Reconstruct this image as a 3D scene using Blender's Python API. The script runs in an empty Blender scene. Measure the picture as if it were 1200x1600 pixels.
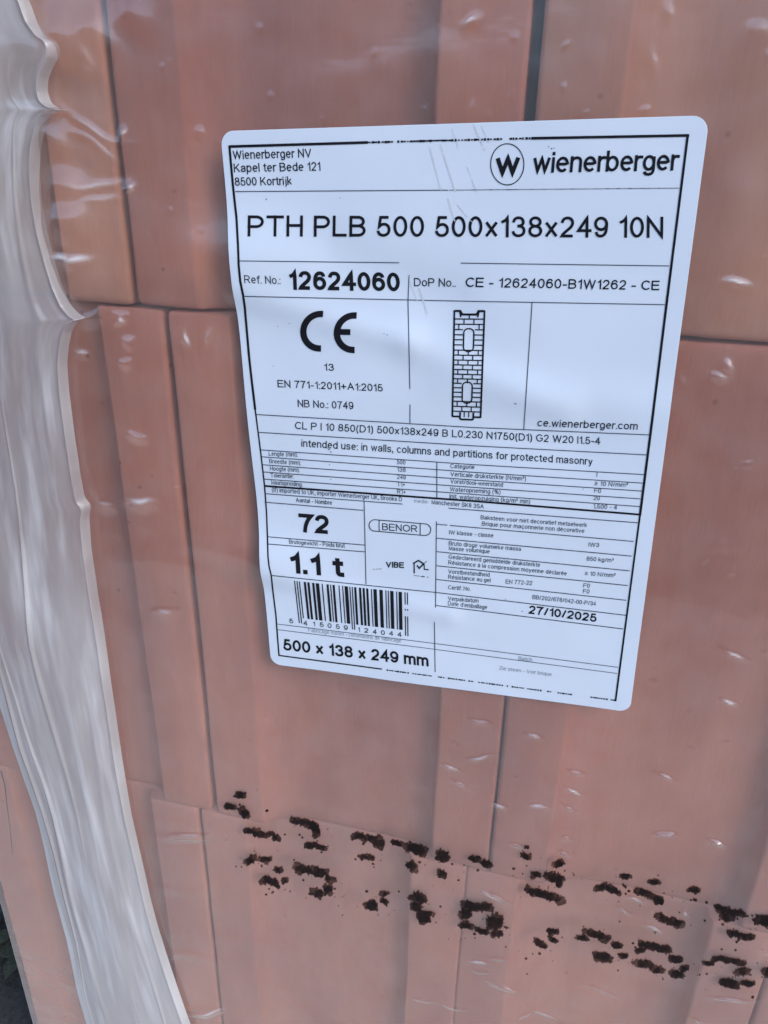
import bpy, bmesh, math, random
import numpy as np
from mathutils import Matrix, Vector, noise

random.seed(7)
SC = bpy.context.scene
COL = SC.collection
R = math.radians

# ------------------------------------------------------------------ camera
cam = bpy.data.cameras.new('camera')
cam.sensor_fit = 'HORIZONTAL'; cam.sensor_width = 36.0
cam.lens = 36.0 * 1227 / 1200
cam.clip_start = 0.01; cam.clip_end = 500
camo = bpy.data.objects.new('camera', cam); COL.objects.link(camo)
CR = Vector((0.9694, 0.2450, 0.0177)); CU = Vector((-0.1186, 0.4040, 0.9070)); CB = Vector((0.2151, -0.8813, 0.4207))
CL = Vector((0.12253, -0.26478, -0.0040))
camo.matrix_world = Matrix(((CR.x, CU.x, CB.x, CL.x), (CR.y, CU.y, CB.y, CL.y), (CR.z, CU.z, CB.z, CL.z), (0, 0, 0, 1)))
SC.camera = camo

# ------------------------------------------------------------------ light
SUN_EL, SUN_AZ = R(36), R(58)            # a veiled sun: right and in front of the face, soft shadows fall to the left
SD = Vector((math.cos(SUN_EL) * math.sin(SUN_AZ), -math.cos(SUN_EL) * math.cos(SUN_AZ), math.sin(SUN_EL)))
w = bpy.data.worlds.new('World'); SC.world = w; w.use_nodes = True
nt = w.node_tree
sky = nt.nodes.new('ShaderNodeTexSky'); sky.sky_type = 'NISHITA'; sky.sun_disc = False
sky.sun_elevation = SUN_EL; sky.sun_rotation = math.atan2(SD.x, SD.y)
sky.air_density = 1.0; sky.dust_density = 1.0; sky.ozone_density = 1.0
bg = nt.nodes['Background']; bg.inputs[1].default_value = 0.15
nt.links.new(sky.outputs[0], bg.inputs[0])
sl = bpy.data.lights.new('sun', 'SUN'); sl.energy = 0.58; sl.angle = R(28); sl.color = (1.0, 0.97, 0.93)
so = bpy.data.objects.new('sun', sl); COL.objects.link(so)
so.rotation_euler = (-SD).to_track_quat('-Z', 'Y').to_euler(); so.location = (2, 1, 3)
vs = SC.view_settings
vs.view_transform = 'Standard'; vs.look = 'None'; vs.gamma = 1; vs.use_curve_mapping = False
vs.exposure = 1.28
SC.cycles.transparent_max_bounces = 16; SC.cycles.max_bounces = 10

# ------------------------------------------------------------------ helpers
F = 1227.0
def ray(px, py):
    return CR * ((px - 600) / F) - CU * ((py - 800) / F) - CB
def at(px, py, y=0.0):
    d = ray(px, py); l = (y - CL.y) / d.y
    return CL + d * l

def tag(o, label=None, cat=None, group=None, kind=None):
    if label: o['label'] = label
    if cat: o['category'] = cat
    if group: o['group'] = group
    if kind: o['kind'] = kind
    return o
def link(name, me, mat, parent=None, smooth=False):
    o = bpy.data.objects.new(name, me); COL.objects.link(o)
    if mat: me.materials.append(mat)
    if parent: o.parent = parent
    if smooth: me.polygons.foreach_set('use_smooth', [True] * len(me.polygons))
    return o
def mesh(name, verts, faces):
    me = bpy.data.meshes.new(name); me.from_pydata([tuple(v) for v in verts], [], faces); me.update(); return me
def gridmesh(name, V):
    """V: (n,m,3) array -> quad grid"""
    n, m = V.shape[:2]
    me = bpy.data.meshes.new(name)
    me.vertices.add(n * m); me.vertices.foreach_set('co', V.reshape(-1).astype(np.float32))
    i = np.arange(n * m).reshape(n, m)
    q = np.stack([i[:-1, :-1], i[:-1, 1:], i[1:, 1:], i[1:, :-1]], -1).reshape(-1, 4)
    k = len(q)
    me.loops.add(k * 4); me.loops.foreach_set('vertex_index', q.reshape(-1).astype(np.int32))
    me.polygons.add(k); me.polygons.foreach_set('loop_start', (np.arange(k) * 4).astype(np.int32))
    me.polygons.foreach_set('loop_total', np.full(k, 4, np.int32))
    me.update(calc_edges=True); me.validate()
    me.polygons.foreach_set('use_smooth', np.ones(k, bool))
    return me

class NT:
    """tiny node helper"""
    def __init__(s, name):
        s.m = bpy.data.materials.new(name); s.m.use_nodes = True; s.t = s.m.node_tree
        s.p = s.t.nodes['Principled BSDF']; s.out = s.t.nodes['Material Output']
    def n(s, typ, **kw):
        nd = s.t.nodes.new('ShaderNode' + typ)
        for k, v in kw.items():
            if k.startswith('i_'):
                nd.inputs[k[2:].replace('_', ' ')].default_value = v
            else: setattr(nd, k, v)
        return nd
    def l(s, a, b): s.t.links.new(a, b)
    def ramp(s, src, p0, c0, p1, c1):
        r = s.n('ValToRGB'); e = r.color_ramp.elements
        e[0].position = p0; e[0].color = c0; e[1].position = p1; e[1].color = c1
        s.l(src, r.inputs[0]); return r
    def noise(s, scale, detail=4, rough=.55, vec=None, stretch=None):
        nz = s.n('TexNoise'); nz.inputs['Scale'].default_value = scale; nz.inputs['Detail'].default_value = detail
        nz.inputs['Roughness'].default_value = rough
        tc = s.n('NewGeometry') if vec is None else None
        src = tc.outputs['Position'] if tc else vec
        if stretch:
            mp = s.n('Mapping'); mp.inputs['Scale'].default_value = stretch; s.l(src, mp.inputs[0]); src = mp.outputs[0]
        s.l(src, nz.inputs[0]); return nz
g = lambda v: (v, v, v, 1)

# ------------------------------------------------------------------ materials
def clay_mat(name, a, b):
    t = NT(name)
    n1 = t.noise(28, 5, .6, stretch=(1, 1, .25)); n2 = t.noise(420, 3, .6, stretch=(1, 1, .3))
    r = t.ramp(n1.outputs[0], .3, (*a, 1), .72, (*b, 1))
    mx = t.n('Mix', data_type='RGBA', blend_type='MULTIPLY'); mx.inputs[0].default_value = .35
    r2 = t.ramp(n2.outputs[0], .3, g(.86), .65, g(1.0))
    t.l(r.outputs[0], mx.inputs[6]); t.l(r2.outputs[0], mx.inputs[7])
    ge = t.n('NewGeometry'); vo = t.n('TexVoronoi'); vo.inputs['Scale'].default_value = 85; t.l(ge.outputs['Position'], vo.inputs['Vector'])
    sr = t.ramp(vo.outputs['Distance'], .045, g(.42), .10, g(1)); sm_ = t.n('Mix', data_type='RGBA', blend_type='MULTIPLY')
    pr = t.noise(11, 2, .5); pm = t.ramp(pr.outputs[0], .56, g(0), .66, g(.8)); t.l(pm.outputs[0], sm_.inputs[0])
    t.l(mx.outputs[2], sm_.inputs[6]); t.l(sr.outputs[0], sm_.inputs[7]); bn = t.noise(13, 3, .55, stretch=(1.6, 1, .45)); br = t.ramp(bn.outputs[0], .36, (.80, .78, .82, 1), .66, (1.06, 1.09, 1.04, 1)); fm = t.n('Mix', data_type='RGBA', blend_type='MULTIPLY'); fm.inputs[0].default_value = 1
    t.l(sm_.outputs[2], fm.inputs[6]); t.l(br.outputs[0], fm.inputs[7]); t.l(fm.outputs[2], t.p.inputs['Base Color'])      # firing tone: mauve to tan patches
    t.p.inputs['Roughness'].default_value = .9; t.p.inputs['Specular IOR Level'].default_value = .2
    bp = t.n('Bump'); bp.inputs['Strength'].default_value = .2; bp.inputs['Distance'].default_value = .0006
    n3 = t.noise(900, 3, .6, stretch=(1, 1, .08)); t.l(n3.outputs[0], bp.inputs['Height']); t.l(bp.outputs[0], t.p.inputs['Normal'])
    return t.m
CLAY = [clay_mat('clay_red', (.49, .185, .122), (.55, .222, .155)),
        clay_mat('clay_orange', (.56, .245, .155), (.62, .295, .19)),
        clay_mat('clay_dull_red', (.42, .155, .115), (.47, .185, .14)), clay_mat('clay_tan', (.52, .225, .145), (.60, .28, .18)),
        clay_mat('clay_pink', (.52, .215, .15), (.58, .26, .185))]

def thin_fresnel(t, ior):
    """Fresnel of a thin sheet: the same from either side (no total reflection from behind)"""
    fr = t.n('Fresnel'); ge = t.n('NewGeometry'); mr = t.n('MapRange')
    mr.inputs['To Min'].default_value = ior; mr.inputs['To Max'].default_value = 1 / ior
    t.l(ge.outputs['Backfacing'], mr.inputs['Value']); t.l(mr.outputs[0], fr.inputs['IOR']); return fr
def film_mat():
    t = NT('clear_film'); t.t.nodes.remove(t.p)
    fr = thin_fresnel(t, 1.5)
    mul = t.n('Math', operation='MULTIPLY', use_clamp=True); mul.inputs[1].default_value = 2.9; t.l(fr.outputs[0], mul.inputs[0])
    tr = t.n('BsdfTransparent'); tr.inputs[0].default_value = (.95, .95, .955, 1)
    gl = t.n('BsdfGlossy'); gl.inputs['Roughness'].default_value = .085
    gb = t.n('BsdfGlossy'); gb.inputs['Roughness'].default_value = .32; gm = t.n('MixShader'); gm.inputs[0].default_value = .72
    t.l(gl.outputs[0], gm.inputs[1]); t.l(gb.outputs[0], gm.inputs[2])
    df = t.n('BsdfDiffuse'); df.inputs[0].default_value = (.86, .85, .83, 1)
    hz = t.noise(60, 5, .6); hr = t.ramp(hz.outputs[0], .35, g(.03), .75, g(.08))
    m0 = t.n('MixShader'); at_ = t.n('Attribute', attribute_name='crease_glint'); ad = t.n('Math', operation='ADD', use_clamp=True)      # whitened creases; their bright glints are painted in with this white too
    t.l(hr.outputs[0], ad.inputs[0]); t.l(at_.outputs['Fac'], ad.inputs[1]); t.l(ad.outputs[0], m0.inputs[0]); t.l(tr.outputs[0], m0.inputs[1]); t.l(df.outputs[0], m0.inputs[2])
    m1 = t.n('MixShader'); t.l(mul.outputs[0], m1.inputs[0]); t.l(m0.outputs[0], m1.inputs[1]); t.l(gm.outputs[0], m1.inputs[2])
    bp = t.n('Bump'); bp.inputs['Strength'].default_value = .12; bp.inputs['Distance'].default_value = .0006
    n3 = t.noise(220, 3, .5, stretch=(.35, 1, 1)); t.l(n3.outputs[0], bp.inputs['Height'])
    t.l(bp.outputs[0], gl.inputs['Normal']); t.l(bp.outputs[0], gb.inputs['Normal']); t.l(bp.outputs[0], fr.inputs['Normal'])
    t.l(m1.outputs[0], t.out.inputs[0]); return t.m
FILM = film_mat()

def milky_mat():
    t = NT('milky_film'); t.t.nodes.remove(t.p)
    tc = t.n('TexCoord')
    nz = t.noise(4.5, 3, .5, vec=tc.outputs['UV'], stretch=(1.0, .5, 1))
    op = t.ramp(nz.outputs[0], .3, g(.44), .7, g(.76))
    tr = t.n('BsdfTransparent')
    df = t.n('BsdfDiffuse'); df.inputs[0].default_value = (.66, .67, .68, 1)
    tl = t.n('BsdfTranslucent'); tl.inputs[0].default_value = (.66, .67, .68, 1)
    gl = t.n('BsdfGlossy'); gl.inputs['Roughness'].default_value = .12
    fr = thin_fresnel(t, 1.65)
    st = t.noise(8, 3, .55, vec=tc.outputs['UV'], stretch=(1.0, .22, 1)); sr = t.ramp(st.outputs[0], .46, (.58, .575, .57, 1), .74, (.80, .81, .82, 1)); t.l(sr.outputs[0], df.inputs[0])   # drawn, whitened streaks
    so_ = t.ramp(st.outputs[0], .50, g(0), .72, g(.2))
    md = t.n('MixShader'); md.inputs[0].default_value = .38; t.l(df.outputs[0], md.inputs[1]); t.l(tl.outputs[0], md.inputs[2])
    mo = t.n('MixShader'); sx_ = t.n('SeparateXYZ'); t.l(tc.outputs['UV'], sx_.inputs[0]); mr_ = t.n('MapRange'); mr_.inputs['From Min'].default_value = 2.9; mr_.inputs['From Max'].default_value = 4.65; mr_.inputs['To Max'].default_value = .34
    t.l(sx_.outputs['Y'], mr_.inputs['Value']); ao_ = t.n('Math', operation='ADD', use_clamp=True); t.l(op.outputs[0], ao_.inputs[0]); t.l(mr_.outputs[0], ao_.inputs[1]); a2_ = t.n('Math', operation='ADD', use_clamp=True); t.l(ao_.outputs[0], a2_.inputs[0]); t.l(so_.outputs[0], a2_.inputs[1]); t.l(a2_.outputs[0], mo.inputs[0]); t.l(tr.outputs[0], mo.inputs[1]); t.l(md.outputs[0], mo.inputs[2])
    mg = t.n('MixShader'); t.l(fr.outputs[0], mg.inputs[0]); t.l(mo.outputs[0], mg.inputs[1]); t.l(gl.outputs[0], mg.inputs[2])
    bp = t.n('Bump'); bp.inputs['Strength'].default_value = .45; bp.inputs['Distance'].default_value = .0006
    n3 = t.noise(5, 3, .5, vec=tc.outputs['UV'], stretch=(1.0, .45, 1)); t.l(n3.outputs[0], bp.inputs['Height'])
    for nd in (df, gl, fr): t.l(bp.outputs[0], nd.inputs['Normal'])
    t.l(mg.outputs[0], t.out.inputs[0]); return t.m
MILKY = milky_mat()

def paper_mat():
    t = NT('label_paper')
    n1 = t.noise(30, 4, .5); r = t.ramp(n1.outputs[0], .3, (.625, .69, .775, 1), .75, (.655, .72, .805, 1))
    t.l(r.outputs[0], t.p.inputs['Base Color']); t.p.inputs['Roughness'].default_value = .38
    t.p.inputs['Specular IOR Level'].default_value = .4
    bp = t.n('Bump'); bp.inputs['Strength'].default_value = .12; bp.inputs['Distance'].default_value = .0006
    n3 = t.noise(120, 4, .6); t.l(n3.outputs[0], bp.inputs['Height']); t.l(bp.outputs[0], t.p.inputs['Normal'])
    return t.m
PAPER = paper_mat()
def ink_mat(name, c, rough=.5, alpha=None):
    t = NT(name); t.p.inputs['Base Color'].default_value = (*c, 1); t.p.inputs['Roughness'].default_value = rough
    t.p.inputs['Specular IOR Level'].default_value = .08
    if alpha:
        nz = t.noise(alpha[0], 4, .6); r = t.ramp(nz.outputs[0], .32, g(alpha[1]), .62, g(alpha[2])); t.l(r.outputs[0], t.p.inputs['Alpha'])
    return t.m
INK = ink_mat('print_ink', (.012, .012, .016))
INK_FINE = ink_mat('fine_print_ink', (.05, .055, .075))
INK_FADED = ink_mat('faded_print_ink', (.26, .28, .32))
SCUFF = ink_mat('scuff', (.60, .615, .64))
BLOT = ink_mat('jet_ink', (.012, .008, .008), .5, (170, .62, .93))

def ground_mat(name, a, b, sc=60):
    t = NT(name)
    n1 = t.noise(sc, 8, .65); n2 = t.noise(4, 4, .6)
    r = t.ramp(n1.outputs[0], .3, (*a, 1), .7, (*b, 1))
    mx = t.n('Mix', data_type='RGBA', blend_type='MULTIPLY'); mx.inputs[0].default_value = .5
    r2 = t.ramp(n2.outputs[0], .3, g(.75), .7, g(1))
    t.l(r.outputs[0], mx.inputs[6]); t.l(r2.outputs[0], mx.inputs[7]); t.l(mx.outputs[2], t.p.inputs['Base Color'])
    t.p.inputs['Roughness'].default_value = .95
    bp = t.n('Bump'); bp.inputs['Strength'].default_value = .8; bp.inputs['Distance'].default_value = .006
    t.l(n1.outputs[0], bp.inputs['Height']); t.l(bp.outputs[0], t.p.inputs['Normal'])
    return t.m

# ------------------------------------------------------------------ setting
GZ = -0.559
s = 200
tag(link('ground', mesh('ground', [(-s, -s, GZ), (s, -s, GZ), (s, s, GZ), (-s, s, GZ)], [(0, 1, 2, 3)]), ground_mat('soil', (.016, .015, .013), (.05, .047, .042), 260)), kind='structure')
pz = GZ + .004
tag(link('pavement', mesh('pavement', [(-1.4, -.62, pz), (40, -1.6, pz), (40, -.003, pz), (-1.4, -.003, pz)], [(0, 1, 2, 3)]), ground_mat('pale_paving', (.60, .53, .45), (.70, .63, .54), 140)), kind='structure')
# loose gravel and leaf bits beside the stack (what shows at the lower left)
hv, hf = [], []  # unseen raised ring, added to keep the film's horizon reflection dark
for i in range(181):
    a = R(i * 2); ca, sa = math.cos(a), math.sin(a)
    h = 17 + 3.5 * noise.noise(Vector((ca * 2, sa * 2, 1))) + 1.2 * noise.noise(Vector((ca * 9, sa * 9, 4)))
    for r, z in ((70, GZ - .5), (78, h * .55), (92, h), (125, h * 1.1), (190, GZ - 1)): hv.append((r * ca, r * sa, z))
    if i:
        for k in range(4): hf.append((5 * i - 5 + k, 5 * i + k, 5 * i + k + 1, 5 * i - 4 + k))
tag(link('added_dark_ring', mesh('added_dark_ring', hv, hf), ground_mat('dark_ring_green', (.020, .026, .014), (.045, .05, .028), .3), smooth=True), kind='structure')
gv, gf = [], []
rg = random.Random(3)
for k in range(700):
    x = rg.uniform(-.62, -.176); y = rg.uniform(.02, .55); r = rg.uniform(.003, .011)
    base = len(gv); rot = rg.uniform(0, 6.28); sq = rg.uniform(.5, .9); h = rg.uniform(.4, .8)
    for j, (rr, zz) in enumerate(((.75, 0), (1, .35), (.6, .85))):
        for q in range(7):
            a = q / 7 * 6.283; jj = rg.uniform(.8, 1.15)
            ex, ey = math.cos(a) * r * rr * jj, math.sin(a) * r * rr * sq * jj
            gv.append((x + ex * math.cos(rot) - ey * math.sin(rot), y + ex * math.sin(rot) + ey * math.cos(rot), GZ - .001 + zz * r * h * 2))
    for j in range(2):
        for q in range(7):
            gf.append((base + j * 7 + q, base + j * 7 + (q + 1) % 7, base + j * 7 + 7 + (q + 1) % 7, base + j * 7 + 7 + q))
    gf.append(tuple(base + 14 + q for q in range(7)))
tag(link('gravel', mesh('gravel', gv, gf), ground_mat('gravel_stone', (.010, .011, .013), (.06, .065, .07), 350)), kind='stuff')
lv, lf = [], []
for k in range(140):
    x = rg.uniform(-.6, -.18); y = rg.uniform(.03, .5); L = rg.uniform(.010, .026); rot = rg.uniform(0, 6.28); tz = rg.uniform(.004, .016)
    base = len(lv); cx, sx = math.cos(rot), math.sin(rot)
    for (u, v, z) in ((-1, 0, .2), (-.3, .42, .6), (.4, .3, .5), (1, 0, 0), (.4, -.34, .3), (-.3, -.4, .7)):
        lv.append((x + (u * cx - v * sx) * L, y + (u * sx + v * cx) * L, GZ + tz + z * .004))
    lf.append(tuple(range(base, base + 6)))
tag(link('leaf_litter', mesh('leaf_litter', lv, lf), ground_mat('dead_leaf', (.02, .024, .012), (.07, .07, .04), 400)), kind='stuff')

# ------------------------------------------------------------------ clay blocks (138 x 249 mm heads, 500 mm deep)
def block_mesh(seed, W=.1355, H=.2475, D=.50, rnd=1.0):
    rb = random.Random(seed)
    sh1, sh2, dep = .0255, .0265, .0085
    c = .0018                                     # rounded arris
    def arc(cx, cy, r, a0, a1, n=4):
        return [(cx + r * math.cos(R(a0 + (a1 - a0) * i / n)), cy + r * math.sin(R(a0 + (a1 - a0) * i / n))) for i in range(n + 1)]
    P = []
    P += arc(c, c, c, 180, 270)
    P += [(x, 0) for x in (sh1 * .5,)]
    P += arc(sh1 - c, c, c, 270, 345)             # left groove lip
    P += [(sh1 + .007, dep * .55), (sh1 + .014, dep * .88), (sh1 + .022, dep)]
    for x in np.linspace(sh1 + .03, W - sh2 - .010, 7): P.append((float(x), dep))
    P += [(W - sh2 - .004, dep), (W - sh2 - .0015, dep * .8)]
    P += arc(W - sh2 + c - .0004, c, c, 195, 270)
    P += [(W - sh2 * .5, 0)]
    P += arc(W - c, c, c, 270, 360)
    P += [(W, D * .3), (W, D * .7), (W, D), (W - sh2, D), (W - sh2 - .004, D + .008), (sh1 + .004, D + .008), (sh1, D), (0, D), (0, D * .7), (0, D * .3)]
    P = np.array(P); n = len(P)
    zs = [0, .0006, .0016, .003] + list(np.linspace(.012, H - .012, 26)) + [H - .003, H - .0016, H - .0006, H]
    ins = [q * rnd for q in [.0016, .0007, .0002, 0] + [0] * 26 + [0, .0002, .0007, .0016]]
    ctr = np.array([W / 2, D / 2])
    V = []; off = rb.uniform(0, 50)
    for z, i_ in zip(zs, ins):
        for (x, y) in P:
            nx = np.array([x, y]) - ctr
            sx = x + np.clip((W / 2 - x) / (W / 2), -1, 1) * i_
            sy = y + (i_ if y < D / 2 else -i_)
            a = .00035 * noise.noise(Vector((x * 60 + off, z * 22, y * 60)))
            e = .0009 * max(0, noise.noise(Vector((x * 160, z * 160 + off, 3)))) if i_ > 0 else 0
            V.append((sx + a, sy + a * .8 + e, z - (e if z > H / 2 else -e)))
    Fc = []
    for k in range(len(zs) - 1):
        for q in range(n):
            Fc.append((k * n + q, k * n + (q + 1) % n, (k + 1) * n + (q + 1) % n, (k + 1) * n + q))
    Fc.append(tuple(range(n - 1, -1, -1))); Fc.append(tuple((len(zs) - 1) * n + q for q in range(n)))
    me = mesh('clay_block', V, Fc)
    me.polygons.foreach_set('use_smooth', [True] * len(me.polygons))
    return me
ROWS = [  # z of the bottom, x of the left sides, tones, labels
    (-.0590, [-.1718, -.0375, .1017, .2395], [1, 0, 3, 0],
     ['terracotta block in the upper course, beside the scalloped edge of the milky film fold',
      'dull red terracotta block in the upper course, behind the address corner of the label',
      'orange terracotta block in the upper course, right of the dark joint above the label',
      'terracotta block at the right end of the upper course']),
    (-.3080, [-.1630, -.0250, .1113, .2480], [0, 0, 0, 0],
     ['terracotta block in the middle course, mostly under the milky film fold',
      'terracotta block in the middle course, behind the barcode corner of the label',
      'terracotta block in the middle course, to the right of the label below a bed joint',
      'terracotta block at the right end of the middle course']),
    (-.5570, [-.1720, -.0350, .1005, .2370], [4, 4, 4, 4],
     ['pale pink terracotta corner block in the bottom course with a hairline crack near the ground',
      'pale terracotta block in the bottom course, under the first half of the ink dots',
      'pale terracotta block in the bottom course, under the second half of the ink dots',
      'pale terracotta block in the bottom course cut off by the lower right frame corner'])]
for ri, (z0, xs, tones, labs) in enumerate(ROWS):
    for ci, x in enumerate(xs):
        o = link('clay_block', block_mesh(ri * 10 + ci, W=.1320 if (ri, ci) == (0, 0) else .1355, rnd=1.0 if ri < 1 else .45), CLAY[tones[ci]])
        o.location = (x, random.uniform(-.0006, .0006) if ri < 2 else .0004, z0 + (.0004, .0004, .0013)[ri])
        o.rotation_euler = (0, R({0: .2, 1: -.35, 2: .15}[ri] * (1 if ci < 2 else .3)) * .6, 0)
        tag(o, labs[ci], 'clay block', 'clay blocks stacked under the film')
        if ri == 2 and ci == 0:                   # crack, its own thin dark sunk strip
            pts = [at(x_, y_, -.0004) for x_, y_ in ((3, 1203), (9, 1225), (13, 1262), (17, 1290), (21, 1334))]
            cv, cf = [], []
            for i, p in enumerate(pts):
                wd = .00045 * (1 - .6 * i / 4)
                cv += [(p.x - wd, -.0011, p.z), (p.x + wd, -.0011, p.z)]
                if i: cf.append((2 * i - 2, 2 * i - 1, 2 * i + 1, 2 * i))
            c_ = link('crack', mesh('crack', cv, cf), ink_mat('crack_shade', (.10, .055, .045)), o)
            c_.matrix_parent_inverse = o.matrix_basis.inverted()

# ------------------------------------------------------------------ relief shared by the film and the label (metres, outwards)
def _w(px, py): p = at(px, py, -.0025); return p.x, p.z
BUMPS = []   # x, z, sx, sz, height
for px, py, sx, sz, h in ((352, 408, .030, .0125, .0026), (404, 872, .026, .0085, .0017), (403, 785, .030, .015, -.0009),
                          (395, 640, .05, .02, .0004), (1050, 615, .02, .014, -.0007), (640, 1050, .05, .012, .0005), (860, 1000, .04, .03, -.0004)):
    BUMPS.append((*_w(px, py), sx, sz, h))
FOLDS = []   # x0,z0,x1,z1,sigma,height
for a, b, sg, h in (((372, 455), (640, 535), .0042, .0006), ((640, 535), (880, 640), .005, .0006), ((700, 600), (1040, 640), .006, .0004),
                    ((410, 895), (700, 960), .004, .0006), ((520, 400), (700, 470), .006, -.0004), ((440, 700), (900, 690), .008, -.0003)):
    FOLDS.append((*_w(*a), *_w(*b), sg * 1.35, h * 1.5))
def relief(x, z):
    x = np.asarray(x, float); z = np.asarray(z, float)
    r = np.zeros(np.broadcast(x, z).shape)
    for bx, bz, sx, sz, h in BUMPS: r = r + h * np.exp(-((x - bx) / sx) ** 2 - ((z - bz) / sz) ** 2)
    for x0, z0, x1, z1, sg, h in FOLDS:
        dx, dz = x1 - x0, z1 - z0; L2 = dx * dx + dz * dz
        t = np.clip(((x - x0) * dx + (z - z0) * dz) / L2, 0, 1)
        d2 = (x - x0 - t * dx) ** 2 + (z - z0 - t * dz) ** 2
        r = r + h * np.exp(-d2 / sg ** 2)
    r = r + .00018 * np.sin(x * 95 + z * 40) * np.sin(z * 70 - x * 22 + 1)
    return r
FY, LY = .0022, .0026                           # film and label stand-off from the block shoulders
def surf(px, py, lift=0.0):
    """point of the label surface seen through pixel"""
    y = -LY
    for _ in range(5):
        p = at(px, py, y - lift); y = -(LY + float(relief(p.x, p.z)))
    p = at(px, py, y - lift); return Vector((p.x, y - lift, p.z))

# ------------------------------------------------------------------ film wrinkles: px, py, length px, width mm, height mm, angle (deg, down-right +)
WR = []
def z8(l): return [(740 + x / 2.609, 1280 + y / 2.609, L / 2.609, a) for x, y, L, a in l]
def z0(l): return [(300 + x / 1.3333, 1000 + y / 1.3333, L / 1.3333, a) for x, y, L, a in l]
for x, y, L, a in z8([(780, 58, 90, 3), (1000, 97, 55, 25), (178, 105, 70, 20), (370, 138, 60, 28), (75, 310, 150, 28), (610, 370, 80, 28), (530, 695, 190, 22),
                      (140, 685, 120, 28), (200, 800, 130, -30), (290, 795, 110, 25), (1050, 735, 260, 6), (920, 820, 70, 30), (1190, 540, 70, 30), (735, 440, 100, 25),
                      (660, 325, 90, 20), (860, 380, 40, 50), (380, 75, 50, 10), (20, 580, 90, 5), (100, 565, 80, 3)]) + \
        z0([(1130, 32, 70, 25), (1118, 130, 40, 18), (712, 200, 40, 15), (795, 315, 45, 28), (785, 350, 45, 30), (600, 170, 60, 10), (985, 403, 60, 3), (1090, 420, 40, 20),
            (800, 275, 40, 10), (720, 345, 60, 5), (540, 265, 50, 20), (640, 345, 40, 20), (635, 720, 80, 25), (480, 750, 60, 10), (540, 765, 50, 18), (640, 535, 90, 25),
            (600, 690, 60, 8), (600, 245, 70, -12), (560, 300, 45, 30), (990, 285, 60, 22)]):
    WR.append((x, y, L * (.95 if L > 45 else 1.15), .62, 1.0, a))
for x, y, L, wd, h, a in ((295, 1306, 110, 1.5, 1.5, -4), (270, 1285, 140, 2.4, .5, 6), (270, 1390, 150, 2.2, .5, 4), (280, 1490, 160, 2.2, .5, 5), (330, 1582, 70, 1.1, 1.1, -14), (290, 1575, 130, 2.0, .5, 4),
                         (215, 681, 42, 1.0, 1.1, 18), (198, 565, 30, 1.2, 1.1, -12), (192, 500, 14, 1.3, 1.1, 60), (202, 532, 28, 1.5, 1.0, -12), (130, 551, 30, 1.0, .8, 8),
                         (222, 784, 55, 1.4, 1.0, -3), (165, 789, 35, 1.2, .8, 8), (258, 957, 46, 1.5, 1.1, 0), (145, 494, 60, 1.4, 1.2, -25), (190, 490, 40, .9, .8, 4),
                         (292, 530, 34, .9, .8, 70), (326, 525, 34, .9, .8, -80), (105, 292, 90, 5, 3.2, -16), (112, 348, 110, 5.0, 3.4, -14), (76, 205, 60, 4.5, 2.6, -55), (95, 55, 90, 5, 3.0, -65),
                         (150, 205, 120, .8, .7, 33), (150, 222, 110, .8, .6, 36), (155, 292, 110, 1.3, .6, -6), (165, 310, 80, 1.2, .5, -4), (150, 45, 70, 4.5, 2.4, -40), (205, 20, 60, 3, 1.2, -60), (145, 95, 60, 1.5, .9, 60),
                         (105, 402, 50, 1.4, 1.0, 5), (130, 406, 60, 1.6, 1.0, -6), (130, 440, 130, 7, 1.6, 6), (205, 293, 16, 1.3, 1.1, 60), (193, 210, 14, 1.6, 1.2, 20), (314, 205, 20, .8, .7, 50),
                         (735, 32, 34, .8, .45, -38), (735, 170, 36, .8, .35, -70), (1046, 20, 40, .7, .3, 85), (1022, 100, 60, .7, .3, 84), (1185, 45, 40, 1.2, .35, 20), (1010, 172, 14, .8, .4, 85), (1150, 440, 60, .8, .7, 8),
                         (1138, 572, 32, .9, .9, 58), (1125, 588, 40, .8, .8, 20), (1066, 595, 30, .8, .6, 65), (1168, 725, 50, .9, .4, -10), (1130, 850, 80, 1.2, .3, 2)):
    WR.append((x, y, L, wd * 1.1, h * 1.2, a))
NW = len(WR)
for x, y, L, wd, h, a in ((1080, 930, 420, 4.5, .45, 9), (960, 1200, 520, 5, .5, 14), (560, 1140, 380, 5, .4, 6), (820, 1400, 600, 5, .55, 16), (420, 1480, 420, 5, .5, 10), (1120, 1480, 400, 4, .5, 20), (600, 110, 420, 6, .4, -8), (1110, 300, 300, 5, .35, 12), (250, 880, 220, 5, .4, 4), (950, 1560, 420, 3.5, .5, 12)):
    WR.append((x, y, L, wd, h, a))
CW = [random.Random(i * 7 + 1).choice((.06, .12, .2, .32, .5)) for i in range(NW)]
rw = random.Random(11)
for k in range(150):                              # small scuffs and dimples all over
    WR.append((rw.uniform(180, 1200), rw.uniform(-40, 1620), rw.uniform(2, 12), rw.uniform(.4, .8), rw.uniform(.1, .45), rw.gauss(15, 35)))
X0, X1, Z0, Z1, ST = -.185, .300, -.556, .190, .0006
gx = np.arange(X0, X1, ST); gz = np.arange(Z0, Z1, ST)
GX, GZZ = np.meshgrid(gx, gz)
FR = relief(GX, GZZ)
def fbm(X, Z, seed, sc, n=14):
    rs = np.random.RandomState(seed); out = 0
    for _ in range(n):
        k = rs.randn(2) * sc * np.array([.6, 1.0]); ph = rs.rand() * 6.28; out = out + np.sin(X * k[0] + Z * k[1] + ph)
    return out / math.sqrt(n)
LCX, LCZ = .079, -.102                            # label centre (kept smooth under the label)
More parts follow.
